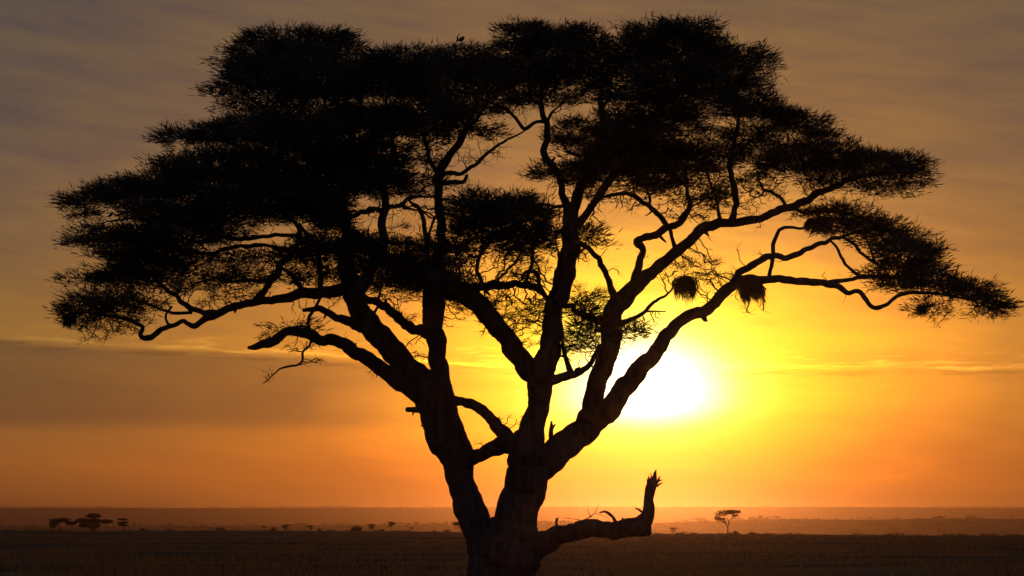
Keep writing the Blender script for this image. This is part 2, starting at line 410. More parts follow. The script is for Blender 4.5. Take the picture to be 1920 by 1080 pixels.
# right-hand stem, inner arm
part('branch', [
 ([(1003, 890, 50), (1018, 872, 62), (1042, 850, 54), (1068, 830, 52), (1093, 806, 50), (1112, 784, 54), (1124, 770, 40)], 1.5),
 ([(1112, 790, 44), (1110, 755, 38), (1119, 724, 36), (1132, 689, 36), (1142, 658, 38), (1145, 631, 36), (1150, 595, 35), (1158, 576, 36), (1172, 560, 36), (1189, 540, 30), (1224, 507, 22), (1256, 484, 20), (1287, 458, 19), (1318, 431, 18), (1344, 418, 19), (1380, 414, 16), (1416, 409, 15), (1451, 400, 15), (1487, 387, 15), (1522, 371, 15), (1545, 358, 12), (1575, 345, 10), (1605, 333, 8), (1650, 325, 6), (1700, 322, 4)], 2.5),
 ([(1152, 580, 16), (1147, 551, 12), (1142, 529, 11), (1127, 493, 11), (1107, 469, 10), (1089, 457, 9), (1076, 450, 8)], 0, True),
 ([(1178, 560, 20), (1190, 530, 15), (1198, 498, 14), (1204, 471, 12), (1196, 452, 14), (1211, 444, 13), (1238, 436, 14), (1260, 422, 13), (1282, 412, 12), (1291, 396, 10), (1292, 373, 8), (1285, 340, 6), (1290, 300, 5)], -2.0),
 ([(1266, 470, 9), (1264, 458, 8), (1260, 444, 7), (1251, 422, 9), (1238, 404, 9), (1216, 387, 9), (1193, 369, 9), (1167, 362, 8), (1144, 367, 6), (1120, 372, 4)], -1.5),
 ([(1218, 388, 6), (1219, 372, 6), (1216, 358, 5), (1207, 346, 4), (1195, 335, 3)], 0.4),
 ([(1193, 369, 5), (1188, 358, 4), (1196, 340, 3)], 0.3),
 ([(1351, 414, 9), (1346, 390, 6), (1340, 365, 6), (1330, 340, 5), (1320, 310, 4)], 1.2),
 ([(1370, 416, 14), (1378, 395, 12), (1380, 373, 12), (1373, 338, 11), (1368, 302, 10), (1373, 280, 9), (1385, 240, 8), (1385, 190, 6), (1360, 140, 5)], -1.2),
 ([(1368, 302, 6), (1400, 270, 5), (1440, 245, 4), (1470, 225, 3)], 1.0),
 ([(1474, 388, 8), (1468, 376, 6), (1456, 364, 6), (1433, 356, 6), (1424, 340, 4), (1420, 325, 3)], -0.8),
 ([(1433, 357, 4), (1426, 368, 3), (1414, 370, 3)], -0.2),
 ([(1487, 387, 8), (1510, 400, 6), (1550, 395, 6), (1590, 400, 5), (1640, 420, 4)], 1.2),
 ([(1166, 606, 12), (1185, 598, 9), (1207, 586, 7), (1224, 569, 6), (1245, 556, 5), (1258, 545, 4), (1262, 535, 3)], -1.0),
 ([(1207, 584, 5), (1225, 584, 3), (1248, 584, 2)], -0.3)])
# right-hand stem, long outer arm that passes in front of the sun
part('branch', [
 ([(1112, 800, 30), (1137, 775, 42), (1160, 745, 38), (1186, 708, 35), (1218, 672, 30), (1238, 646, 28), (1251, 624, 25), (1278, 601, 21), (1318, 584, 22), (1349, 556, 21), (1371, 534, 20), (1388, 526, 18), (1407, 524, 15), (1442, 524, 14), (1504, 529, 14), (1560, 534, 13), (1588, 546, 10), (1609, 547, 9), (1624, 562, 8), (1638, 576, 8), (1662, 570, 8), (1682, 556, 7), (1720, 548, 6), (1770, 552, 5), (1820, 562, 4)], -3.0),
 ([(1372, 535, 16), (1389, 511, 14), (1411, 495, 12), (1447, 482, 12), (1482, 480, 11), (1513, 468, 10), (1540, 457, 9), (1556, 450, 8), (1590, 440, 6), (1630, 430, 5)], 1.5),
 ([(1442, 520, 8), (1444, 505, 8), (1448, 489, 9), (1449, 470, 8), (1452, 453, 8), (1460, 432, 7), (1478, 427, 6), (1500, 429, 5), (1520, 425, 4)], 0, False),
 ([(1558, 452, 4), (1569, 464, 5), (1578, 484, 6), (1592, 503, 6), (1608, 515, 7), (1620, 519, 8)], 0.4),
 ([(1550, 531, 10), (1576, 526, 8), (1600, 524, 8), (1620, 519, 9), (1650, 518, 8), (1700, 522, 6)], 0.6),
 ([(1580, 445, 6), (1598, 455, 6), (1618, 476, 6), (1640, 493, 6), (1665, 505, 5)], 0.8),
 ([(1622, 440, 4), (1630, 462, 5), (1640, 490, 5)], 0.2),
 ([(1318, 590, 14), (1322, 600, 8), (1326, 602, 3)], 0)])
# low broken limb with the splintered upright end
part('broken_branch', [
 ([(985, 1030, 70), (1010, 1020, 50), (1028, 1014, 42), (1056, 1003, 33), (1092, 994, 33), (1130, 992, 31), (1165, 992, 33), (1190, 990, 36), (1206, 988, 36), (1214, 990, 22)], -1.5),
 ([(1196, 994, 34), (1205, 980, 32), (1213, 965, 25), (1218, 938, 19), (1222, 914, 20), (1225, 902, 21)], 0),
 ([(1220, 908, 8), (1217, 898, 5), (1216, 893, 2)], 0), ([(1226, 906, 12), (1228, 893, 7), (1230, 881, 2)], 0),
 ([(1228, 908, 9), (1235, 901, 5), (1241, 900, 2)], 0), ([(1223, 906, 8), (1224, 897, 5), (1226, 889, 2)], 0.05), ([(1231, 906, 6), (1236, 896, 3), (1238, 893, 2)], 0.05),
 ([(1219, 912, 5), (1214, 903, 3), (1213, 897, 1)], 0), ([(1232, 912, 5), (1239, 906, 3), (1244, 905, 1)], 0), ([(1221, 905, 4), (1221, 892, 2), (1220, 887, 1)], -.05), ([(1227, 900, 5), (1226, 887, 2), (1228, 884, 1)], .04),
 ([(1217, 940, 6), (1211, 934, 3), (1209, 929, 1)], 0),
 ([(1046, 990, 5), (1043, 980, 4), (1044, 973, 4), (1047, 972, 3)], 0),
 ([(1154, 978, 7), (1149, 969, 5), (1142, 963, 6), (1133, 959, 4), (1124, 961, 3)], 0.1),
 ([(1204, 960, 5), (1197, 955, 4), (1191, 953, 2)], 0),
 ([(1078, 980, 4), (1095, 975, 2), (1108, 968, 2), (1118, 958, 1.5), (1123, 943, 1)], 0.2),
 ([(1108, 970, 2), (1104, 962, 1), (1101, 955, 1)], 0.1), ([(1090, 976, 2), (1075, 973, 1), (1057, 971, 1)], 0.1), ([(1116, 962, 1.5), (1130, 966, 1), (1142, 972, 1)], 0.1),
 ([(1213, 1000, 14), (1218, 996, 10), (1219, 990, 6)], 0)],
 'low dead limb reaching right, its splintered end turned upright')
part('branch_stub', [([(1036, 840, 16), (1033, 815, 10), (1034, 800, 7), (1034, 790, 3)], 0), ([(1034, 806, 6), (1039, 798, 4), (1041, 796, 3)], 0)])
# bridge and arched limb between the two trunks
part('branch', [
 ([(884, 860, 28), (905, 851, 24), (925, 841, 28), (950, 832, 38), (965, 835, 40)], 0, True),
 ([(842, 751, 26), (860, 753, 18), (880, 757, 18), (900, 766, 20), (915, 778, 20), (930, 795, 22), (943, 812, 25), (954, 832, 34)], 0, True)])
# left trunk: the right-hand fork, standing tall
part('branch', [
 ([(828, 775, 56), (828, 740, 46), (824, 702, 34), (821, 671, 32), (816, 636, 34), (812, 613, 38), (815, 588, 42), (818, 560, 34), (822, 520, 28), (824, 480, 24), (827, 438, 17), (823, 371, 16), (822, 327, 18), (844, 291, 15), (867, 256, 12), (885, 236, 8), (915, 190, 6), (935, 140, 4)], 2.5),
 ([(812, 590, 30), (800, 566, 20), (798, 529, 14), (799, 495, 11), (800, 460, 11), (796, 424, 9), (787, 389, 7), (771, 380, 5), (765, 372, 4)], 0.8),
 ([(802, 450, 6), (809, 424, 5), (817, 405, 5)], 0.4),
 ([(822, 330, 10), (805, 295, 8), (795, 240, 7), (790, 180, 5), (800, 140, 4)], 1.0),
 ([(824, 322, 12), (836, 325, 10), (867, 324, 9), (889, 309, 7), (916, 287, 6), (947, 264, 5), (978, 249, 3.5), (990, 240, 3)], -0.8),
 ([(824, 345, 10), (836, 344, 9), (867, 341, 8), (876, 328, 6)], -0.8),
 ([(818, 630, 26), (789, 619, 20), (762, 609, 18), (736, 587, 17), (713, 569, 16), (690, 560, 14), (672, 556, 14)], 0, True),
 ([(700, 590, 6), (710, 570, 5), (714, 545, 5), (722, 520, 4)], 0.3),
 ([(838, 560, 22), (846, 548, 18)], 0)])
# left trunk: the left-hand fork
part('branch', [
 ([(812, 735, 56), (795, 716, 46), (776, 698, 42), (744, 667, 42), (709, 627, 44), (682, 596, 40), (669, 569, 38), (658, 538, 36), (650, 507, 34), (648, 470, 28), (650, 430, 18), (645, 385, 14), (640, 330, 11), (625, 270, 8), (610, 200, 6), (590, 130, 4)], 1.5),
 ([(672, 545, 26), (695, 510, 22), (714, 480, 19), (719, 430, 16), (721, 390, 15), (722, 350, 13), (735, 310, 10), (735, 250, 8), (725, 190, 6), (740, 130, 4)], -0.6),
 ([(720, 400, 10), (705, 392, 9), (685, 396, 9), (662, 404, 8), (650, 410, 8)], 0, True),
 ([(720, 388, 8), (740, 387, 9), (756, 382, 8), (768, 371, 7), (800, 369, 5), (822, 366, 4)], 0, True),
 ([(640, 330, 8), (560, 310, 8), (480, 290, 7), (420, 265, 6), (350, 258, 4)], 0.6),
 ([(756, 384, 8), (760, 391, 8)], 0)])
part('branch', [
 ([(678, 612, 26), (660, 606, 20), (629, 593, 14), (598, 580, 12), (569, 582, 7)], -1.0),
 ([(587, 583, 6), (580, 594, 6), (578, 607, 6), (582, 625, 6)], 0, True),
 ([(586, 582, 6), (593, 573, 6), (602, 556, 5)], 0.2)])
part('broken_branch', [
 ([(795, 745, 40), (771, 731, 32), (744, 714, 30), (709, 688, 28), (678, 667, 26), (642, 644, 23), (607, 636, 20), (571, 627, 20), (544, 622, 18), (518, 636, 18), (495, 645, 16), (477, 651, 12), (465, 652, 6)], -2.5),
 ([(584, 635, 6), (580, 649, 4), (567, 660, 4), (567, 676, 4), (555, 686, 4), (540, 687, 4), (525, 692, 3), (510, 705, 2), (497, 717, 2)], -0.5)],
 'lower left limb ending in a bare snapped tip')
part('branch_stub', [([(800, 765, 20), (789, 767, 12), (775, 768, 9), (762, 768, 9)], 0), ([(775, 771, 5), (774, 779, 2)], 0), ([(798, 798, 6), (789, 798, 3)], 0)])
# long left limb
part('branch', [
 ([(650, 540, 28), (638, 543, 24), (607, 547, 22), (567, 551, 20), (542, 557, 18), (502, 562, 16), (467, 567, 15), (436, 576, 15), (409, 587, 15), (387, 597, 14), (366, 610, 11), (350, 604, 8), (342, 600, 8), (330, 608, 8), (320, 613, 9), (298, 622, 10), (276, 635, 11), (265, 630, 8), (268, 614, 8), (249, 604, 7), (222, 596, 6), (190, 590, 5), (150, 585, 4)], -2.0),
 ([(409, 585, 10), (387, 586, 11), (356, 576, 11), (329, 556, 9), (311, 541, 7), (290, 522, 6), (255, 505, 5), (205, 510, 4)], 0.8),
 ([(360, 586, 6), (329, 587, 6), (302, 580, 5), (276, 569, 5), (250, 562, 4)], -0.6),
 ([(320, 611, 5), (312, 602, 4), (311, 590, 4), (322, 575, 4)], 0.3),
 ([(480, 562, 12), (495, 545, 12), (507, 529, 13), (529, 498, 12), (551, 467, 11), (562, 440, 8), (540, 400, 7), (500, 380, 6), (420, 370, 5), (320, 360, 5), (230, 365, 4), (170, 375, 3)], 1.5),
 ([(520, 515, 9), (492, 528, 8), (460, 525, 7), (430, 530, 6), (400, 520, 4)], -0.6),
 ([(571, 552, 10), (556, 527, 9), (538, 508, 8), (520, 500, 6)], 0.3),
 ([(552, 468, 9), (520, 465, 7), (480, 460, 8), (450, 463, 7), (427, 468, 8), (391, 476, 7), (350, 470, 6), (290, 462, 5), (220, 445, 4)], 0.9),
 ([(562, 442, 8), (520, 440, 7), (480, 444, 8), (445, 447, 8), (418, 446, 8), (391, 453, 8), (351, 450, 6), (320, 430, 6), (260, 410, 5), (200, 415, 3)], -0.8),
 ([(600, 545, 12), (600, 500, 10), (590, 460, 8), (560, 420, 7)], 0.8)])

part('branch', [
 ([(850, 545, 22), (880, 539, 15), (905, 538, 17), (929, 536, 18), (969, 531, 14), (1000, 538, 13), (1015, 550, 11), (1030, 562, 10)], 0, True),
 ([(1022, 553, 9), (1012, 535, 8), (1008, 515, 8), (998, 508, 6), (984, 511, 6), (978, 525, 6)], 0.3),
 ([(905, 536, 9), (895, 500, 7), (905, 460, 6), (900, 420, 5)], -0.6),
 ([(985, 530, 8), (1000, 480, 6), (990, 440, 5), (960, 400, 4)], -0.8),
 ([(1046, 572, 12), (1064, 573, 10), (1080, 582, 10), (1092, 592, 12), (1110, 598, 14), (1130, 602, 14), (1150, 602, 12)], 0, True)])

# ---- crown: flat pads of foliage. (cx, cy, rx, ry, leafiness) in photo pixels, grouped into clumps
PADS = {
 'upper left': [(560, 76, 105, 24, 1), (520, 108, 110, 26, 1), (490, 135, 70, 20, .8), (460, 158, 62, 18, .8), (430, 172, 45, 12, .6), (440, 195, 50, 12, .5), (560, 150, 110, 34, 1), (620, 100, 70, 26, 1), (580, 195, 110, 34, 1), (680, 150, 80, 36, 1)],
 'left shelf': [(335, 256, 46, 15, 1), (390, 248, 60, 20, .9), (470, 245, 80, 28, 1), (545, 250, 90, 36, 1), (640, 255, 90, 38, 1), (360, 280, 50, 8, .3)],
 'left middle': [(340, 312, 52, 18, 1), (420, 308, 90, 30, 1), (520, 310, 100, 38, 1), (620, 320, 80, 36, 1), (300, 345, 80, 22, 1), (400, 355, 110, 34, 1), (510, 370, 100, 36, 1), (590, 385, 70, 34, 1), (460, 400, 90, 30, 1)],
 'far left': [(165, 378, 52, 16, 1), (215, 362, 60, 18, 1), (270, 365, 70, 24, 1), (150, 398, 32, 12, .9), (320, 395, 80, 26, 1), (380, 405, 70, 24, 1), (270, 400, 60, 12, .9), (205, 440, 65, 15, 1), (155, 452, 35, 12, .9), (265, 445, 75, 22, 1), (340, 440, 80, 26, 1), (410, 440, 60, 18, .8), (240, 475, 80, 16, 1), (310, 478, 70, 20, 1)],
 'lower left': [(150, 608, 42, 12, .22), (200, 618, 50, 12, .18), (180, 638, 36, 8, .1), (250, 600, 40, 14, .16), (120, 590, 20, 10, .4), (160, 524, 42, 9, .9), (215, 512, 65, 14, 1), (290, 505, 75, 20, 1), (345, 500, 45, 16, .8), (250, 530, 60, 14, .9), (190, 560, 62, 12, .9), (155, 578, 45, 14, 1), (240, 572, 70, 16, .8), (150, 600, 35, 10, .7), (215, 600, 45, 14, .5), (170, 625, 45, 12, .12), (280, 560, 50, 18, .5), (230, 625, 40, 8, .05)],
 'inner left': [(560, 480, 50, 14, .6), (610, 520, 40, 14, .6), (480, 520, 60, 12, .5), (420, 545, 60, 12, .45), (540, 520, 40, 10, .35), (460, 545, 50, 8, .3), (640, 530, 30, 14, .6), (400, 500, 60, 16, .5), (430, 525, 70, 16, .4), (380, 540, 60, 18, .3), (470, 500, 60, 14, .4), (410, 565, 50, 10, .2), (500, 480, 50, 14, .4), (330, 535, 45, 16, .35), (450, 480, 70, 10, .5), (590, 500, 45, 22, .5), (600, 465, 55, 26, .9), (585, 530, 40, 12, .5), (640, 560, 40, 14, .2)],
 'centre left': [(690, 456, 40, 13, 1), (720, 500, 60, 24, 1), (790, 530, 50, 20, .9), (640, 470, 40, 24, .9), (780, 470, 40, 20, .7), (700, 550, 50, 14, .6), (830, 500, 30, 22, .9), (850, 540, 30, 12, .6), (700, 340, 80, 36, 1), (680, 290, 90, 32, 1), (622, 420, 34, 26, 1), (690, 470, 50, 20, .9), (745, 480, 50, 26, .8), (720, 525, 60, 24, .7), (790, 500, 50, 30, .8), (760, 545, 50, 20, .6), (800, 455, 30, 18, .5), (745, 430, 22, 8, .3), (760, 590, 40, 14, .12), (760, 660, 28, 22, .12), (780, 340, 60, 18, .6), (780, 365, 50, 6, .5), (860, 350, 50, 8, .12), (790, 400, 20, 20, .1)],
 'top centre': [(760, 115, 90, 20, 1), (860, 110, 80, 20, 1), (740, 150, 90, 34, 1), (830, 150, 90, 36, 1), (920, 140, 70, 36, 1), (790, 205, 90, 30, 1), (870, 200, 70, 26, 1), (720, 225, 80, 28, 1), (850, 240, 85, 18, 1), (780, 265, 60, 20, .6), (800, 300, 50, 12, .6), (900, 250, 45, 8, .6), (770, 240, 60, 20, .8)],
 'top crest': [(985, 68, 52, 24, 1), (1045, 66, 70, 20, 1), (1090, 75, 55, 24, 1), (960, 40, 18, 16, .25), (1000, 110, 80, 30, 1), (1080, 110, 80, 28, 1), (985, 150, 80, 26, 1), (1070, 150, 80, 24, 1), (950, 180, 60, 14, .8), (1030, 182, 90, 14, .8), (1080, 195, 40, 8, .3), (950, 205, 50, 14, .12), (900, 290, 60, 20, .04)],
 'top right': [(1215, 62, 50, 18, 1), (1275, 52, 62, 16, 1), (1320, 50, 30, 10, .7), (1200, 95, 55, 28, 1), (1275, 90, 80, 32, 1), (1350, 95, 62, 20, 1), (1395, 110, 52, 22, 1), (1425, 128, 28, 12, .9), (1180, 140, 60, 30, 1), (1260, 145, 80, 36, 1), (1350, 145, 80, 30, 1), (1410, 160, 36, 16, .9), (1210, 185, 90, 22, .9), (1310, 195, 90, 28, 1), (1400, 195, 60, 24, 1)],
 'middle right': [(1200, 250, 70, 22, 1), (1150, 285, 60, 24, 1), (1230, 280, 70, 18, .9), (1310, 275, 60, 18, .8), (1180, 310, 60, 20, 1), (1072, 248, 38, 20, 1), (1060, 265, 32, 12, .7), (1045, 325, 42, 16, 1), (1085, 330, 45, 20, .9), (1030, 342, 30, 8, .5), (1100, 290, 40, 28, .8), (1165, 235, 60, 26, .9), (1250, 230, 70, 18, .9), (1180, 280, 60, 26, .9), (1260, 300, 75, 26, 1), (1330, 300, 50, 24, .8), (1210, 325, 70, 20, .8), (1290, 265, 70, 16, .4), (1150, 330, 50, 20, .8), (1340, 255, 50, 16, .3), (1100, 365, 40, 10, .5)],
 'inner right': [(1200, 345, 50, 12, .6), (1250, 340, 60, 12, .6), (1310, 330, 50, 16, .6), (1360, 335, 36, 18, .5), (1300, 380, 40, 14, .4), (1180, 390, 34, 8, .12), (1330, 400, 34, 12, .25), (1270, 355, 60, 12, .5), (1420, 345, 40, 16, .35), (1350, 360, 30, 14, .4), (1300, 345, 60, 16, .35), (1270, 370, 60, 14, .2), (1330, 375, 45, 22, .3), (1290, 405, 45, 14, .15), (1180, 375, 45, 12, .12), (1400, 385, 25, 24, .2), (1220, 350, 50, 10, .3), (1240, 390, 30, 8, .05)],
 'outer right': [(1450, 215, 60, 20, 1), (1500, 228, 48, 16, 1), (1535, 255, 40, 14, 1), (1470, 250, 60, 14, .45), (1430, 290, 60, 30, 1), (1500, 290, 70, 32, 1), (1575, 295, 62, 26, 1), (1635, 308, 62, 26, 1), (1695, 308, 42, 20, 1), (1715, 330, 34, 16, 1), (1550, 325, 70, 20, .9), (1660, 340, 55, 14, .7), (1690, 358, 38, 8, .5), (1470, 330, 60, 12, .6), (1610, 350, 50, 12, .4), (1540, 350, 50, 12, .3), (1450, 370, 40, 14, .12), (1400, 250, 50, 22, .8), (1580, 375, 50, 8, .2)],
 'lower right': [(1560, 400, 60, 14, 1), (1610, 405, 50, 14, 1), (1600, 425, 60, 16, 1), (1660, 430, 50, 16, 1), (1690, 450, 48, 16, 1), (1735, 475, 34, 14, 1), (1650, 455, 50, 14, .9), (1700, 480, 55, 18, 1), (1740, 505, 46, 16, 1), (1680, 505, 55, 14, .9), (1690, 530, 60, 14, 1), (1760, 530, 60, 16, 1), (1820, 545, 46, 16, 1), (1860, 562, 34, 15, 1), (1870, 582, 26, 10, .9), (1800, 565, 60, 10, .7), (1750, 575, 38, 16, .4), (1760, 600, 20, 14, .15), (1845, 590, 35, 8, .3), (1500, 400, 50, 10, .12), (1440, 500, 10, 6, .05)],
 'heart': [(900, 455, 60, 16, .7), (1000, 445, 50, 16, .6), (960, 455, 50, 14, .6), (1030, 430, 30, 14, .8), (880, 530, 45, 12, .45), (990, 520, 36, 12, .35), (920, 495, 50, 12, .45), (900, 378, 52, 14, 1), (960, 380, 60, 14, 1), (885, 400, 50, 18, 1), (950, 405, 70, 20, 1), (1010, 405, 45, 16, 1), (900, 435, 60, 22, 1), (970, 435, 55, 16, .7), (870, 470, 50, 20, .9), (930, 475, 60, 18, .35), (990, 470, 45, 18, .4), (860, 510, 45, 18, .8), (940, 508, 60, 14, .3), (1010, 500, 26, 14, .3), (1095, 440, 30, 20, .7), (1110, 460, 38, 10, .35), (1090, 485, 20, 14, .2), (845, 440, 20, 16, .6)],
 'lower heart': [(860, 585, 30, 12, .15), (910, 575, 50, 12, .25), (965, 600, 44, 14, .25), (1005, 580, 30, 14, .3), (975, 640, 36, 12, .15), (1095, 560, 36, 14, .4), (1110, 580, 30, 12, .5), (1085, 655, 32, 10, .3), (880, 575, 40, 10, .3), (930, 590, 50, 12, .22), (985, 590, 40, 14, .25), (1000, 622, 30, 12, .2), (1100, 590, 34, 12, .5), (1095, 625, 36, 14, .5), (1105, 645, 26, 14, .4), (940, 625, 40, 10, .12), (1080, 540, 26, 14, .25), (900, 560, 60, 14, .2), (960, 570, 60, 18, .15), (1000, 600, 38, 20, .15), (950, 610, 55, 16, .10), (990, 640, 30, 14, .10), (1100, 555, 40, 14, .3), (1090, 580, 36, 10, .3), (1100, 612, 34, 14, .8), (1085, 640, 38, 18, .3), (1180, 620, 38, 10, .9), (1195, 632, 30, 7, .8), (1205, 600, 40, 12, .08), (850, 600, 28, 16, .08), (1080, 670, 26, 8, .2)],
 'nest twigs': [(1310, 495, 60, 10, .15), (1345, 518, 50, 10, .15), (1270, 500, 36, 10, .12), (1320, 530, 50, 8, .1), (1420, 585, 30, 8, .04), (1290, 500, 55, 10, .15), (1330, 512, 60, 12, .15), (1350, 526, 40, 8, .1), (1260, 515, 40, 10, .08), (1380, 508, 20, 8, .06), (1330, 545, 30, 8, .04)],
 'snag twigs': [(550, 612, 62, 8, .35), (520, 625, 40, 10, .3), (620, 635, 36, 7, .15), (560, 650, 45, 12, .06), (500, 705, 16, 10, .12), (590, 680, 30, 6, .05), (945, 785, 24, 12, .05), (900, 830, 10, 12, .03), (700, 705, 22, 5, .03)],
}
groups = list(PADS)
A_pos = []; A_grp = []; A_leaf = []; A_out = []
for gi, gname in enumerate(groups):
    gl_off = {'upper left': 0.5, 'top centre': -0.5, 'heart': -2.0, 'top right': 0.8}.get(gname, 0)
    for (cx, cy, rx, ry, lf) in PADS[gname]:
        base = near_depth(cx, cy) + gl_off + random.uniform(-.7, .7) * (1 if lf > .3 else .2)
        n = max(5, int(math.pi * rx * ry / (82 if lf > .3 else 44)))
        hd = min(rx, 90) / 82.0 * (1.15 if lf > 0.3 else 0.7)
        k = 0
        while k < n:
            a = rng.uniform(-1, 1, 3)
            if (a * a).sum() > 1: continue
            # ragged pad outline
            e = 1.0 + 0.25 * mnoise.noise(Vector((cx * .05 + a[0] * 2.5, cy * .05 + a[1] * 2, a[2] * 2)))
            px = cx + a[0] * rx * e; py = cy + a[1] * ry * e; Y = base + a[2] * hd
            q = at(px, py, Y)
            if lf > .25 and mnoise.noise(Vector((q[0] * .8, q[1] * .8, q[2] * 4.2))) < -.20 - .32 * (lf > .85): k += 1; continue
            A_pos.append(q); A_grp.append(gi); A_leaf.append(lf); A_out.append((a[0], a[2], -a[1]))
            k += 1
A_pos = np.array(A_pos); A_grp = np.array(A_grp); A_leaf = np.array(A_leaf); A_out = np.array(A_out)
# a few bare shoots straight off the limbs
_c = np.array([q for q in SK if q[3] < 0.17 and 330 < q[5] < 700])
_c = _c[rng.random(len(_c)) < 0.09]
_o = rng.normal(size=(len(_c), 3)); _o[:, 1] *= .6; _o /= np.linalg.norm(_o, axis=1)[:, None]
_p = _c[:, :3] + _o * rng.uniform(.22, .6, (len(_c), 1))
_g = np.array([A_grp[((A_pos - p_) ** 2).sum(1).argmin()] for p_ in _p])
A_pos = np.vstack([A_pos, _p]); A_grp = np.concatenate([A_grp, _g]); A_leaf = np.concatenate([A_leaf, np.full(len(_p), .04)]); A_out = np.vstack([A_out, _o * .5])
print('attractors', len(A_pos)); NB = 0
# twigs grow from the limbs towards the leaf masses (space colonisation)
SKA = np.array(SK)
seed_mask = (SKA[:, 3] < 0.26)
nodes = [tuple(v) for v in SKA[seed_mask][:, :3]]
NP = np.array(nodes); nseed = len(NP); NR = SKA[seed_mask][:, 3]
parent = [-1] * nseed; ngrp = [-1] * nseed
near = np.zeros(len(A_pos), int); nd = np.full(len(A_pos), 1e9)
for s in range(0, len(A_pos), 500):
    d = ((A_pos[s:s + 500, None] - NP[None]) ** 2).sum(2); near[s:s + 500] = d.argmin(1); nd[s:s + 500] = d.min(1)
alive = np.ones(len(A_pos), bool); STEP = 0.125; KILL = 0.15
pts = [NP]; allp = NP
for it in range(110):
    alive &= nd > KILL ** 2
    idx = np.where(alive)[0]
    if len(idx) == 0: break
    u, inv = np.unique(near[idx], return_inverse=True)
    dv = A_pos[idx] - allp[near[idx]]; dv /= np.linalg.norm(dv, axis=1)[:, None] + 1e-9
    S = np.zeros((len(u), 3)); np.add.at(S, inv, dv)
    # a little of the parent's heading plus crookedness
    S /= np.linalg.norm(S, axis=1)[:, None] + 1e-9
    S += rng.normal(0, 0.5, S.shape) * np.array([1, 1, .7])
    S /= np.linalg.norm(S, axis=1)[:, None] + 1e-9
    new = allp[u] + S * STEP
    g_of = np.zeros(len(u), int); g_of[inv] = A_grp[idx]
    base = len(allp)
    allp = np.vstack([allp, new]); parent += list(u); ngrp += list(g_of)
    for s in range(0, len(idx), 1500):
        ix = idx[s:s + 1500]
        d = ((A_pos[ix, None] - new[None]) ** 2).sum(2); j = d.argmin(1); m_ = d.min(1)
        b = m_ < nd[ix]; near[ix[b]] = base + j[b]; nd[ix[b]] = m_[b]
print('nodes', len(allp), 'left', alive.sum(), 'it', it)
par = np.array(parent); ngrp = np.array(ngrp)
cnt = np.zeros(len(allp))
kids = np.zeros(len(allp), int)
for i in range(len(allp) - 1, nseed - 1, -1):
    if kids[i] == 0: cnt[i] = 1
    cnt[par[i]] += cnt[i]; kids[par[i]] += 1
rad = 0.0088 * np.maximum(cnt, 1) ** 0.42
rad = np.minimum(rad, 0.07)
for gi, gname in enumerate(groups):
    if gname in ('heart', 'lower heart', 'nest twigs', 'inner right', 'inner left', 'snag twigs'): rad[ngrp == gi] *= 1.3
def prisms(a, b, ra, rb, mb):
    d = b - a; L = np.linalg.norm(d, axis=1)[:, None] + 1e-9; d = d / L
    ref = np.where(np.abs(d[:, 2:3]) < 0.9, np.array([[0, 0, 1.0]]), np.array([[1.0, 0, 0]]))
    U = np.cross(d, ref); U /= np.linalg.norm(U, axis=1)[:, None]; W = np.cross(d, U)
    V = []
    for P_, r_ in ((a - d * ra[:, None] * .5, ra), (b, rb)):
        for q in range(3):
            an = q * 2 * math.pi / 3
            V.append(P_ + (math.cos(an) * U + math.sin(an) * W) * r_[:, None])
    V = np.stack(V, 1).reshape(-1, 3); i = np.arange(len(a))[:, None] * 6
    mb.add(V, np.vstack([np.hstack([i + q, i + (q + 1) % 3, i + 3 + (q + 1) % 3, i + 3 + q]) for q in range(3)]))

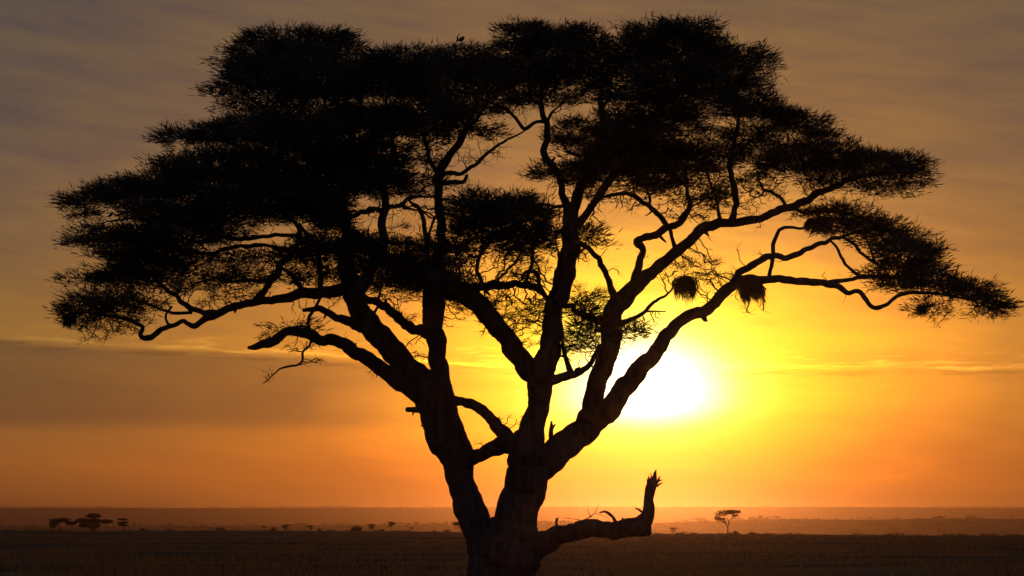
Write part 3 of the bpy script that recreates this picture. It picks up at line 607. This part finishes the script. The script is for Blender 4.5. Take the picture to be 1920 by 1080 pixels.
LABEL = {
 'upper left': 'domed pad at the top left of the crown', 'left shelf': 'small flat shelf poking out at upper left',
 'left middle': 'dense mass below the small left shelf', 'far left': 'widest pads ending in the far left tip',
 'lower left': 'thin drooping pads over the long left limb', 'top crest': 'crest with the highest tuft',
 'top right': 'broad dome at the top right', 'outer right': 'long flat pad jutting right', 'lower right': 'lowest pad sloping down to the far right tip',
 'heart': 'dark round pad in the middle of the crown', 'nest twigs': 'nearly bare twigs above the hanging nest', 'snag twigs': 'sparse twigs round the snapped left limb'}
for gi, gname in enumerate(groups):
    sel = A_grp == gi
    P = A_pos[sel]; O = A_out[sel]; lf = A_leaf[sel]
    P = np.where((lf < .3)[:, None], allp[near[sel]], P)
    mb = MB()
    # leafy shoots in tufts
    k = np.where(lf >= .3, (lf * 40).astype(int), (lf * 26 + .3).astype(int))
    rep = np.repeat(np.arange(len(P)), k); n = len(rep)
    lfr = lf[rep]
    pos = P[rep] + rng.normal(0, 1, (n, 3)) * np.array([.15, .15, .055]) * np.where(lfr > .3, 1, .35)[:, None]
    dr = O[rep] * np.array([1.0, 0.9, 0.35]) + np.array([0, 0, .22]) + rng.normal(0, 1, (n, 3)) * np.array([.5, .5, .24])
    ln = rng.uniform(.12, .30, n) * np.where(lfr > .3, 1, .8)
    wd = np.where(lfr > .3, rng.uniform(.014, .030, n), rng.uniform(.007, .014, n))
    blades(pos, dr, ln, wd, mb)
    # long thin outer spikes
    outer = np.where(((O ** 2).sum(1) > .5) & (lf > .25))[0]
    rp = np.repeat(outer, 5); lat = np.clip(np.hypot(O[rp][:, 0], O[rp][:, 1]), 0, 1); n = len(rp)
    if n:
        dr = O[rp] * np.array([1.2, 1.0, .5]) + np.array([0, 0, .26]) + rng.normal(0, 1, (n, 3)) * np.array([.34, .34, .26])
        blades(P[rp] + rng.normal(0, .06, (n, 3)), dr, rng.uniform(.10, .34, n) * (.8 + .9 * lat ** 3 * rng.random(n)), rng.uniform(.008, .016, n), mb)
    print(gname, sel.sum(), mb.n // 4)
    fo = mb.build('foliage_clump', LEAF, tree)
    if gname in LABEL: fo['label'] = LABEL[gname]
    ns = np.where(ngrp == gi)[0]
    if len(ns):
        tm = MB(); prisms(allp[par[ns]], allp[ns], rad[ns], rad[ns] * .9, tm)
        # side thorns and bare twiglets
        sp = np.repeat(ns, 2); n = len(sp)
        hd = allp[sp] - allp[par[sp]]; hd /= np.linalg.norm(hd, axis=1)[:, None] + 1e-9
        blades(allp[sp], hd + rng.normal(0, .7, (n, 3)), rng.uniform(.08, .28, n), rng.uniform(.007, .012, n), tm)
        to = tm.build('twigs', TWIG, fo); to.location = (0, 0, 0)
        to['kind'] = 'stuff'

# ------------------------------------------------------------------ weaver nests hanging in the crown
def lumpy(mb, c, r3, seed, seg=14, rings=9, amp=.18):
    V = []
    for i in range(rings + 1):
        th = math.pi * i / rings
        for j in range(seg):
            ph = 2 * math.pi * j / seg
            d = np.array([math.sin(th) * math.cos(ph), math.sin(th) * math.sin(ph), math.cos(th)])
            f = 1 + amp * mnoise.noise(Vector(d * 2.3 + seed))
            V.append(np.array(c) + d * np.array(r3) * f)
    q = [[i * seg + j, i * seg + (j + 1) % seg, (i + 1) * seg + (j + 1) % seg, (i + 1) * seg + j] for i in range(rings) for j in range(seg)]
    mb.add(V, q)
def nest(px, py, wpx, hpx, lab, strands=1.0, droop=1.0, lean=0.0):
    Y = near_depth(px, py - hpx * .3); c = at(px, py, Y); s = Y / FPX
    rx, rz = wpx * .5 * s, hpx * .5 * s
    e = empty('bird_nest', (c[0], c[1], c[2] + rz), lab, 'bird nest', 'grass nests hanging in the big acacia')
    hang = hpx > 30
    mb = MB(); lumpy(mb, c + np.array([0, 0, rz * (.3 if hang else .1)]), (rx * .6, rx * .55, rz * (.45 if hang else .5)), px, amp=.5)
    mb.build('nest_body', STRAW, e)
    st = MB(); n = int((3600 if hang else 1500) * strands)
    if hang:                                     # a sagging bundle tied to the twigs, frayed below
        t = rng.random(n) ** .8; an = rng.uniform(0, 2 * math.pi, n); q = np.sqrt(rng.random(n))
        rr = q * (.62 + .38 * np.minimum(1, t * 3.5)) * (1.08 - .34 * t) * np.array([1 + .45 * mnoise.noise(Vector((math.cos(a) * 1.6 + px, math.sin(a) * 1.6, b * 1.4))) for a, b in zip(an, t)])
        fr = np.array([.72 + .8 * mnoise.noise(Vector((px + rx * 9 * math.cos(a) * b, 3 * math.sin(a) * b, .5))) for a, b in zip(an, q)])
        pos = c + np.stack([rr * np.cos(an) * rx + lean * rz * t, rr * np.sin(an) * rx * .85, rz * (.85 - 1.45 * t * fr)], 1)
        dr = np.stack([np.cos(an) * .28 * q + lean, np.sin(an) * .28 * q, np.full(n, -droop)], 1) + rng.normal(0, .22, (n, 3))
        ln_ = rng.uniform(.15, .75, n) * rz
    else:
        a = rng.normal(size=(n, 3)); a /= np.linalg.norm(a, axis=1)[:, None]
        lum = np.array([1 + .6 * mnoise.noise(Vector(v * 2.2 + px)) for v in a])[:, None]
        pos = c + a * np.array([rx * .85, rx * .7, rz * .75]) * rng.uniform(.3, 1.0, (n, 1)) * lum
        dr = a * .6 + np.array([lean, 0, -droop]) + rng.normal(0, .4, (n, 3)); ln_ = rng.uniform(.2, .9, n) * rz
    blades(pos, dr, ln_, rng.uniform(.008, .016, n), st)
    st.build('straw', STRAW, e)['kind'] = 'stuff'
nest(1287, 537, 44, 50, 'shaggy grass nest hanging under thin bare twigs, left of the outer limb', 1, 1.2, -.1)
nest(1404, 546, 52, 52, 'broad shaggy grass nest under the forked outer limb on the right', 1.2, 1.3, .25)
nest(1542, 422, 60, 40, 'wide grass nest above the curved branch end in the lower right pad', 1.2, .9, -.35)
nest(1729, 580, 26, 26, 'small round grass nest low in the far right pad', .5, .4)
nest(130, 600, 24, 32, 'small oval grass nest at the far left lower tip', .5, .5)

# ------------------------------------------------------------------ birds on the tree
def bird(px, py, hpx, face, lab, tail_up, Y=None):
    Y = near_depth(px, py) if Y is None else Y
    c = at(px, py, Y); s = Y / FPX * hpx
    e = empty('bird', tuple(c), lab, 'bird')
    # profile from tail tip through body to beak, units of body height
    if tail_up:
        prof = [(-.02, 1.0, .012), (-.20, .80, .05), (-.36, .54, .075), (-.40, .30, .09), (-.22, .14, .14), (.04, .16, .20), (.18, .30, .20), (.25, .45, .17), (.33, .50, .11), (.43, .48, .04), (.52, .45, .01)]
    else:
        prof = [(-.75, .02, .02), (-.55, .10, .07), (-.34, .20, .15), (-.10, .32, .24), (.12, .46, .25), (.24, .60, .18), (.30, .74, .16), (.36, .82, .13), (.46, .80, .05), (.58, .76, .01)]
    P = np.array([c + np.array([a * face * s, 0.02 * math.sin(i), (b + .15) * s]) for i, (a, b, r_) in enumerate(prof)])
    r = np.array([p[2] * s for p in prof]); Q, q = resample(P, r, s * .05)
    mb = MB(); mb.tube(Q, q, 12); mb.build('body', FEATHER, e, True)
    for sd in (-1, 1):
        wv = [c + np.array([x * face * s, sd * y_ * s, z * s]) for x, y_, z in ((.12, .23, .58), (-.05, .26, .55), (-.35, .14, .30), (-.62, .06, .18), (-.30, .18, .22), (0, .25, .32))]
        m2 = MB(); wv2 = [p + np.array([0, sd * .03 * s, 0]) for p in wv]
        m2.add(wv + wv2, [[i, (i + 1) % 6, 6 + (i + 1) % 6, 6 + i] for i in range(6)] + [[0, 1, 2, 5], [2, 3, 4, 5], [6, 7, 8, 11], [8, 9, 10, 11]]); m2.build('wing', FEATHER, e)
        m3 = MB(); m3.tube(np.array([c + np.array([0, sd * .08 * s, .33 * s]), c + np.array([.02 * s, sd * .09 * s, .15 * s]), c + np.array([0, sd * .09 * s, -.03 * s])]), np.array([.035, .025, .025]) * s, 6); m3.build('leg', FEATHER, e)
bird(864, 80, 17, 1, 'small dark bird perched on top of the crown with its tail cocked up', True)
bird(207, 409, 11, 1, 'small dark bird perched in the gap inside the far left pad', False, near_depth(207, 400) - .3)

# ------------------------------------------------------------------ distant trees and bushes
def ground_at(px, Y):
    x = at(px, HOR, Y)[0]
    return x, float(ground_z(x, Y))
def crest_dist(px):
    Y = 430.0
    for _ in range(20): Y = float(crest_y(at(px, HOR, Y)[0]))
    return Y
def small_tree(px, wpx, hpx, lab, pads, forks, Y=None, group='small trees along the edge of the plain', trunk_w=.06, dens=1.0, name='distant_acacia'):
    """pads: (dx, top height, half width, half thickness) as fractions of the tree height"""
    Y = crest_dist(px) - 4 if Y is None else Y
    x, z = ground_at(px, Y); s = Y / FPX * hpx
    e = empty(name, (x, Y, z), lab, 'tree', group)
    mb = MB()
    for f in forks:
        pp = np.array([[x + a * s, Y + b * s, z - .05 * s * (i == 0) + c_ * s] for i, (a, b, c_) in enumerate(f)])
        k0 = trunk_w if f[0][2] <= 0 else trunk_w * .55
        Q, q = resample(pp, np.linspace(k0, .012, len(pp)) * s * .6, s * .06); mb.tube(Q, q, 6)
    mb.build('trunk', BARK, e)
    cb = MB()
    for (dx, hz, rw, rt) in pads:
        n = int(1500 * dens * max(rw, .1) * 2)
        a = rng.uniform(-1, 1, (n * 2, 3)); a = a[(a ** 2).sum(1) < 1][:n]
        f = np.array([1 + .35 * mnoise.noise(Vector(v * 2 + px)) for v in a])[:, None]
        p = np.array([x + dx * s, Y, z + hz * s]) + a * f * np.array([rw, rw * .9, rt]) * s
        d = a * np.array([1, 1, .3]) + rng.normal(0, .5, (len(a), 3)) + np.array([0, 0, .2])
        blades(p, d, rng.uniform(.03, .08, len(a)) * s, rng.uniform(.015, .035, len(a)) * s, cb)
    cb.build('crown', FARLEAF, e)
    return e
def bush(px, wpx, hpx, lab, Y=None, group='bushes along the edge of the plain'):
    Y = crest_dist(px) - 3 if Y is None else Y
    x, z = ground_at(px, Y); s = Y / FPX
    e = empty('bush', (x, Y, z), lab, 'bush', group)
    cb = MB(); n = 420
    a = rng.normal(size=(n, 3)); a /= np.linalg.norm(a, axis=1)[:, None]; a *= rng.uniform(.3, 1, (n, 1)); a[:, 2] = np.abs(a[:, 2])
    f = np.array([1 + .5 * mnoise.noise(Vector(v * 1.8 + px)) for v in a])[:, None]
    p = np.array([x, Y, z - .1]) + a * f * np.array([wpx * .5 * s, wpx * .5 * s, hpx * s * .85])
    blades(p, a + rng.normal(0, .5, (n, 3)) + [0, 0, .4], rng.uniform(.15, .4, n) * hpx * s, rng.uniform(.08, .16, n) * hpx * s, cb)
    cb.build('foliage', FARLEAF, e)
    st = MB(); 
    for k in range(3): st.tube(np.array([[x, Y, z - .1], [x + (k - 1) * wpx * s * .2, Y, z + hpx * s * .5]]), np.array([.04, .01]) * hpx * s, 5)
    st.build('stem', BARK, e)
F3 = [[(0, 0, 0), (.02, 0, .3), (-.12, 0, .55), (-.35, .1, .85)], [(.01, 0, .28), (.10, 0, .6), (.25, -.1, .88)], [(.02, 0, .3), (.03, .1, .6), (0, .2, .92)]]
F1 = [[(0, 0, 0), (.02, 0, .4), (0, 0, .9)], [(.02, 0, .4), (-.2, 0, .7)], [(.02, 0, .45), (.2, .1, .7)]]
# left group
small_tree(115, 42, 25, 'low spreading tree, leftmost of the left-hand group on the plain', [(-.45, .70, .5, .22), (.15, .80, .5, .16), (.72, .58, .45, .15), (-.62, .42, .28, .25)], [[(0, 0, 0), (-.2, 0, .4), (-.5, 0, .7)], [(0, 0, .05), (.4, 0, .4), (.9, 0, .55)], [(0, 0, .05), (.1, 0, .7)]], dens=1.5)
small_tree(175, 60, 31, 'tallest tree of the left-hand group, a flat cap above wide lower pads', [(0, .90, .44, .13), (-.62, .62, .45, .15), (.80, .56, .40, .11), (0, .36, .42, .26), (-.55, .34, .3, .12), (.1, .62, .4, .10)], [[(0, 0, 0), (0, 0, .5), (0, 0, .9)], [(0, 0, .15), (-.4, 0, .45), (-.7, 0, .62)], [(0, 0, .15), (.4, 0, .35), (.8, 0, .55)]], dens=1.6)
small_tree(231, 20, 24, 'slim tree with tiered flat pads standing alone right of the left-hand group', [(-.05, .90, .42, .07), (-.1, .62, .38, .07), (.22, .66, .2, .05), (-.1, .45, .28, .08), (.22, .42, .18, .04)], [[(.12, 0, 0), (.12, 0, .5), (0, 0, .9)], [(.12, 0, .3), (-.25, 0, .6)], [(.12, 0, .35), (.3, 0, .62)]])
# middle
small_tree(495, 8, 8, 'tiny umbrella tree, leftmost of the low row between the left edge group and the trunk', [(0, .88, .5, .15)], F1)
small_tree(535, 14, 12, 'little forked tree with an uneven top, third of the low row left of the trunk', [(-.3, .75, .4, .14), (.25, .8, .4, .2), (0, .45, .4, .2)], F3)
small_tree(582, 12, 11, 'little tree with a leaning ragged crown in the low row left of the trunk', [(-.1, .8, .55, .16), (.15, .5, .3, .2)], F3)
small_tree(697, 13, 14, 'round-headed small tree, left of the slim V-shaped one near the trunk', [(0, .78, .48, .2), (0, .45, .35, .2)], F3)
small_tree(734, 12, 18, 'slim V-shaped tree with a slanting flat top left of the trunk', [(-.05, .86, .36, .07), (.12, .72, .24, .08), (-.12, .6, .2, .1)], [[(0, 0, 0), (0, 0, .3), (-.2, 0, .8)], [(0, 0, .3), (.15, 0, .8)]])
small_tree(771, 9, 8, 'tiny umbrella tree just right of the slim V-shaped tree', [(0, .8, .55, .2)], F1)
small_tree(862, 30, 20, 'flat umbrella tree half hidden behind the left side of the big trunk', [(0, .86, .75, .10), (-.3, .7, .3, .08), (.35, .6, .35, .16)], F3, dens=1.2)
small_tree(1018, 22, 14, 'hazy umbrella tree just right of the big trunk, above the dead limb', [(0, .8, .8, .2)], F3, Y=640)
small_tree(1262, 20, 12, 'squat funnel-shaped tree below the sun, right of the splintered limb', [(0, .92, .85, .08), (0, .6, .45, .3)], F3, dens=.8)
small_tree(1364, 48, 45, 'lone umbrella acacia on the plain right of the sun, largest of the distant trees',
    [(-.02, .92, .38, .06), (.26, .93, .28, .05), (-.26, .82, .26, .09), (-.42, .68, .12, .07), (.10, .86, .28, .04), (.32, .76, .13, .03), (-.30, .62, .2, .05), (.42, .89, .14, .03)],
    [[(0, 0, 0), (.01, 0, .16), (0, 0, .30), (-.10, .02, .48), (-.28, .05, .66), (-.40, 0, .78)], [(0, 0, .30), (.07, 0, .48), (.16, -.03, .66), (.30, -.05, .82)],
     [(-.08, 0, .45), (-.12, -.1, .6), (-.10, -.15, .85)], [(.05, 0, .44), (.03, .1, .62), (.02, .15, .88)], [(.16, 0, .66), (.3, .1, .72), (.42, .05, .86)], [(-.15, 0, .52), (-.32, 0, .60), (-.45, 0, .66)]], trunk_w=.05, dens=.38)
for (px, wp, hp, lab) in [(513, 12, 7, 'rounded bush between the two leftmost small trees of the low row'), (268, 16, 6, 'low mound of bush right of the slim tiered tree'), (414, 20, 7, 'broad low bush alone between the left-hand group and the low row'),
        (600, 7, 6, 'small pointed bush right of the ragged leaning tree'), (620, 18, 4, 'flat bush in the gap left of the round-headed tree'), (665, 14, 11, 'upright bush left of the round-headed tree'), (674, 8, 10, 'narrow bush touching the round-headed tree'),
        (716, 10, 5, 'low bush between the round-headed and V-shaped trees'), (815, 9, 5, 'small bush left of the half hidden umbrella tree'), (838, 14, 6, 'bush at the foot of the half hidden umbrella tree'),
        (20, 26, 4, 'flat bush at the left end of the plain edge'), (64, 20, 3, 'flat bush left of the left-hand tree group'), (320, 24, 4, 'flat bush midway between the low mound and the broad bush'), (1300, 22, 5, 'low bush right of the funnel-shaped tree'), (1379, 12, 8, 'low bush at the foot of the lone umbrella acacia'),
        (1410, 18, 6, 'rounded low bush right of the lone umbrella acacia'), (1440, 26, 5, 'long low bush further right of the lone acacia'), (1500, 30, 4, 'flat bush on the plain edge left of the three dim bushes')]:
    bush(px, wp, hp, lab)
for (px, wp, hp, Y, lab) in [(1599, 13, 11, 520, 'dim rounded tree, first of the three hazy ones on the right'), (1645, 17, 9, 470, 'dim low tree, middle of the three hazy ones on the right'), (1688, 22, 15, 500, 'dim broad tree, last and widest of the three hazy ones on the right'), (1749, 14, 7, 420, 'faint squat tree right of the three hazy ones')]:
    small_tree(px, wp, hp, lab, [(0, .75, wp / hp * .5, .25), (.1, .45, wp / hp * .3, .2)], F3, Y=Y, group='hazy trees in the hollow at right', dens=1.0)

# scattered trees far out on the middle rise and the far ridge, a mass without number
wb = MB()
def scatter(n, ylo, yhi, hlo, hhi, thr, seed):
    th = rng.uniform(-.27, .27, n); yy = rng.uniform(ylo, yhi, n); xx = th * yy
    nz = np.array([mnoise.noise(Vector((a * 26, b * .002, seed))) for a, b in zip(th, yy)])
    k = nz + rng.uniform(-.3, .3, n) > thr; xx, yy = xx[k], yy[k]; n = len(xx)
    zz = ground_z(xx, yy); h = rng.uniform(hlo, hhi, n) ** 1.0
    for m_ in range(14):
        off = rng.normal(0, 1, (n, 3)) * np.array([1, 1, .18]) * (h * .42)[:, None]
        p = np.stack([xx, yy, zz + h * .72], 1) + off
        blades(p, rng.normal(0, 1, (n, 3)) * np.array([1, 1, .3]), h * .45, h * .30, wb)
    blades(np.stack([xx, yy, zz], 1), np.tile([0, 0, 1.0], (n, 1)), h, h * .08, wb)
scatter(520, 2300, 3300, 3, 7, .05, 1.0)
scatter(900, 3000, 3500, 3, 7, 0.0, 2.0)
scatter(1600, 7600, 9800, 3, 8, -.1, 3.0)
scatter(420, 700, 2200, 2, 5, .1, 4.0)
wo = wb.build('distant_woodland', FARLEAF); wo['kind'] = 'stuff'

# ------------------------------------------------------------------ haze over the whole plain
zmax = float(gz.max()); zmin = float(gz.min())
hx, hy0, hy1 = 7700.0, -1300.0, 12700.0
z0, z1 = zmin - 1.0, max(zmax, EYE, 15.0) + 22.0
hv = [(x, y, z) for z in (z0, z1) for y in (hy0, hy1) for x in (-hx, hx)]
hm = bpy.data.materials.new('haze_air'); hm.use_nodes = True
ht = hm.node_tree; ht.nodes.clear()
ho = ht.nodes.new('ShaderNodeOutputMaterial'); hp_ = ht.nodes.new('ShaderNodeVolumePrincipled')
hp_.inputs['Color'].default_value = (0.78, 0.52, 0.50, 1); hp_.inputs['Density'].default_value = HAZE_DENSITY; hp_.inputs['Anisotropy'].default_value = HAZE_G
ht.links.new(hp_.outputs[0], ho.inputs['Volume'])
hz = link_mesh('haze', np.array(hv), [np.array([[0, 2, 3, 1], [4, 5, 7, 6], [0, 1, 5, 4], [2, 6, 7, 3], [0, 4, 6, 2], [1, 3, 7, 5]])], hm)
hz['kind'] = 'stuff'
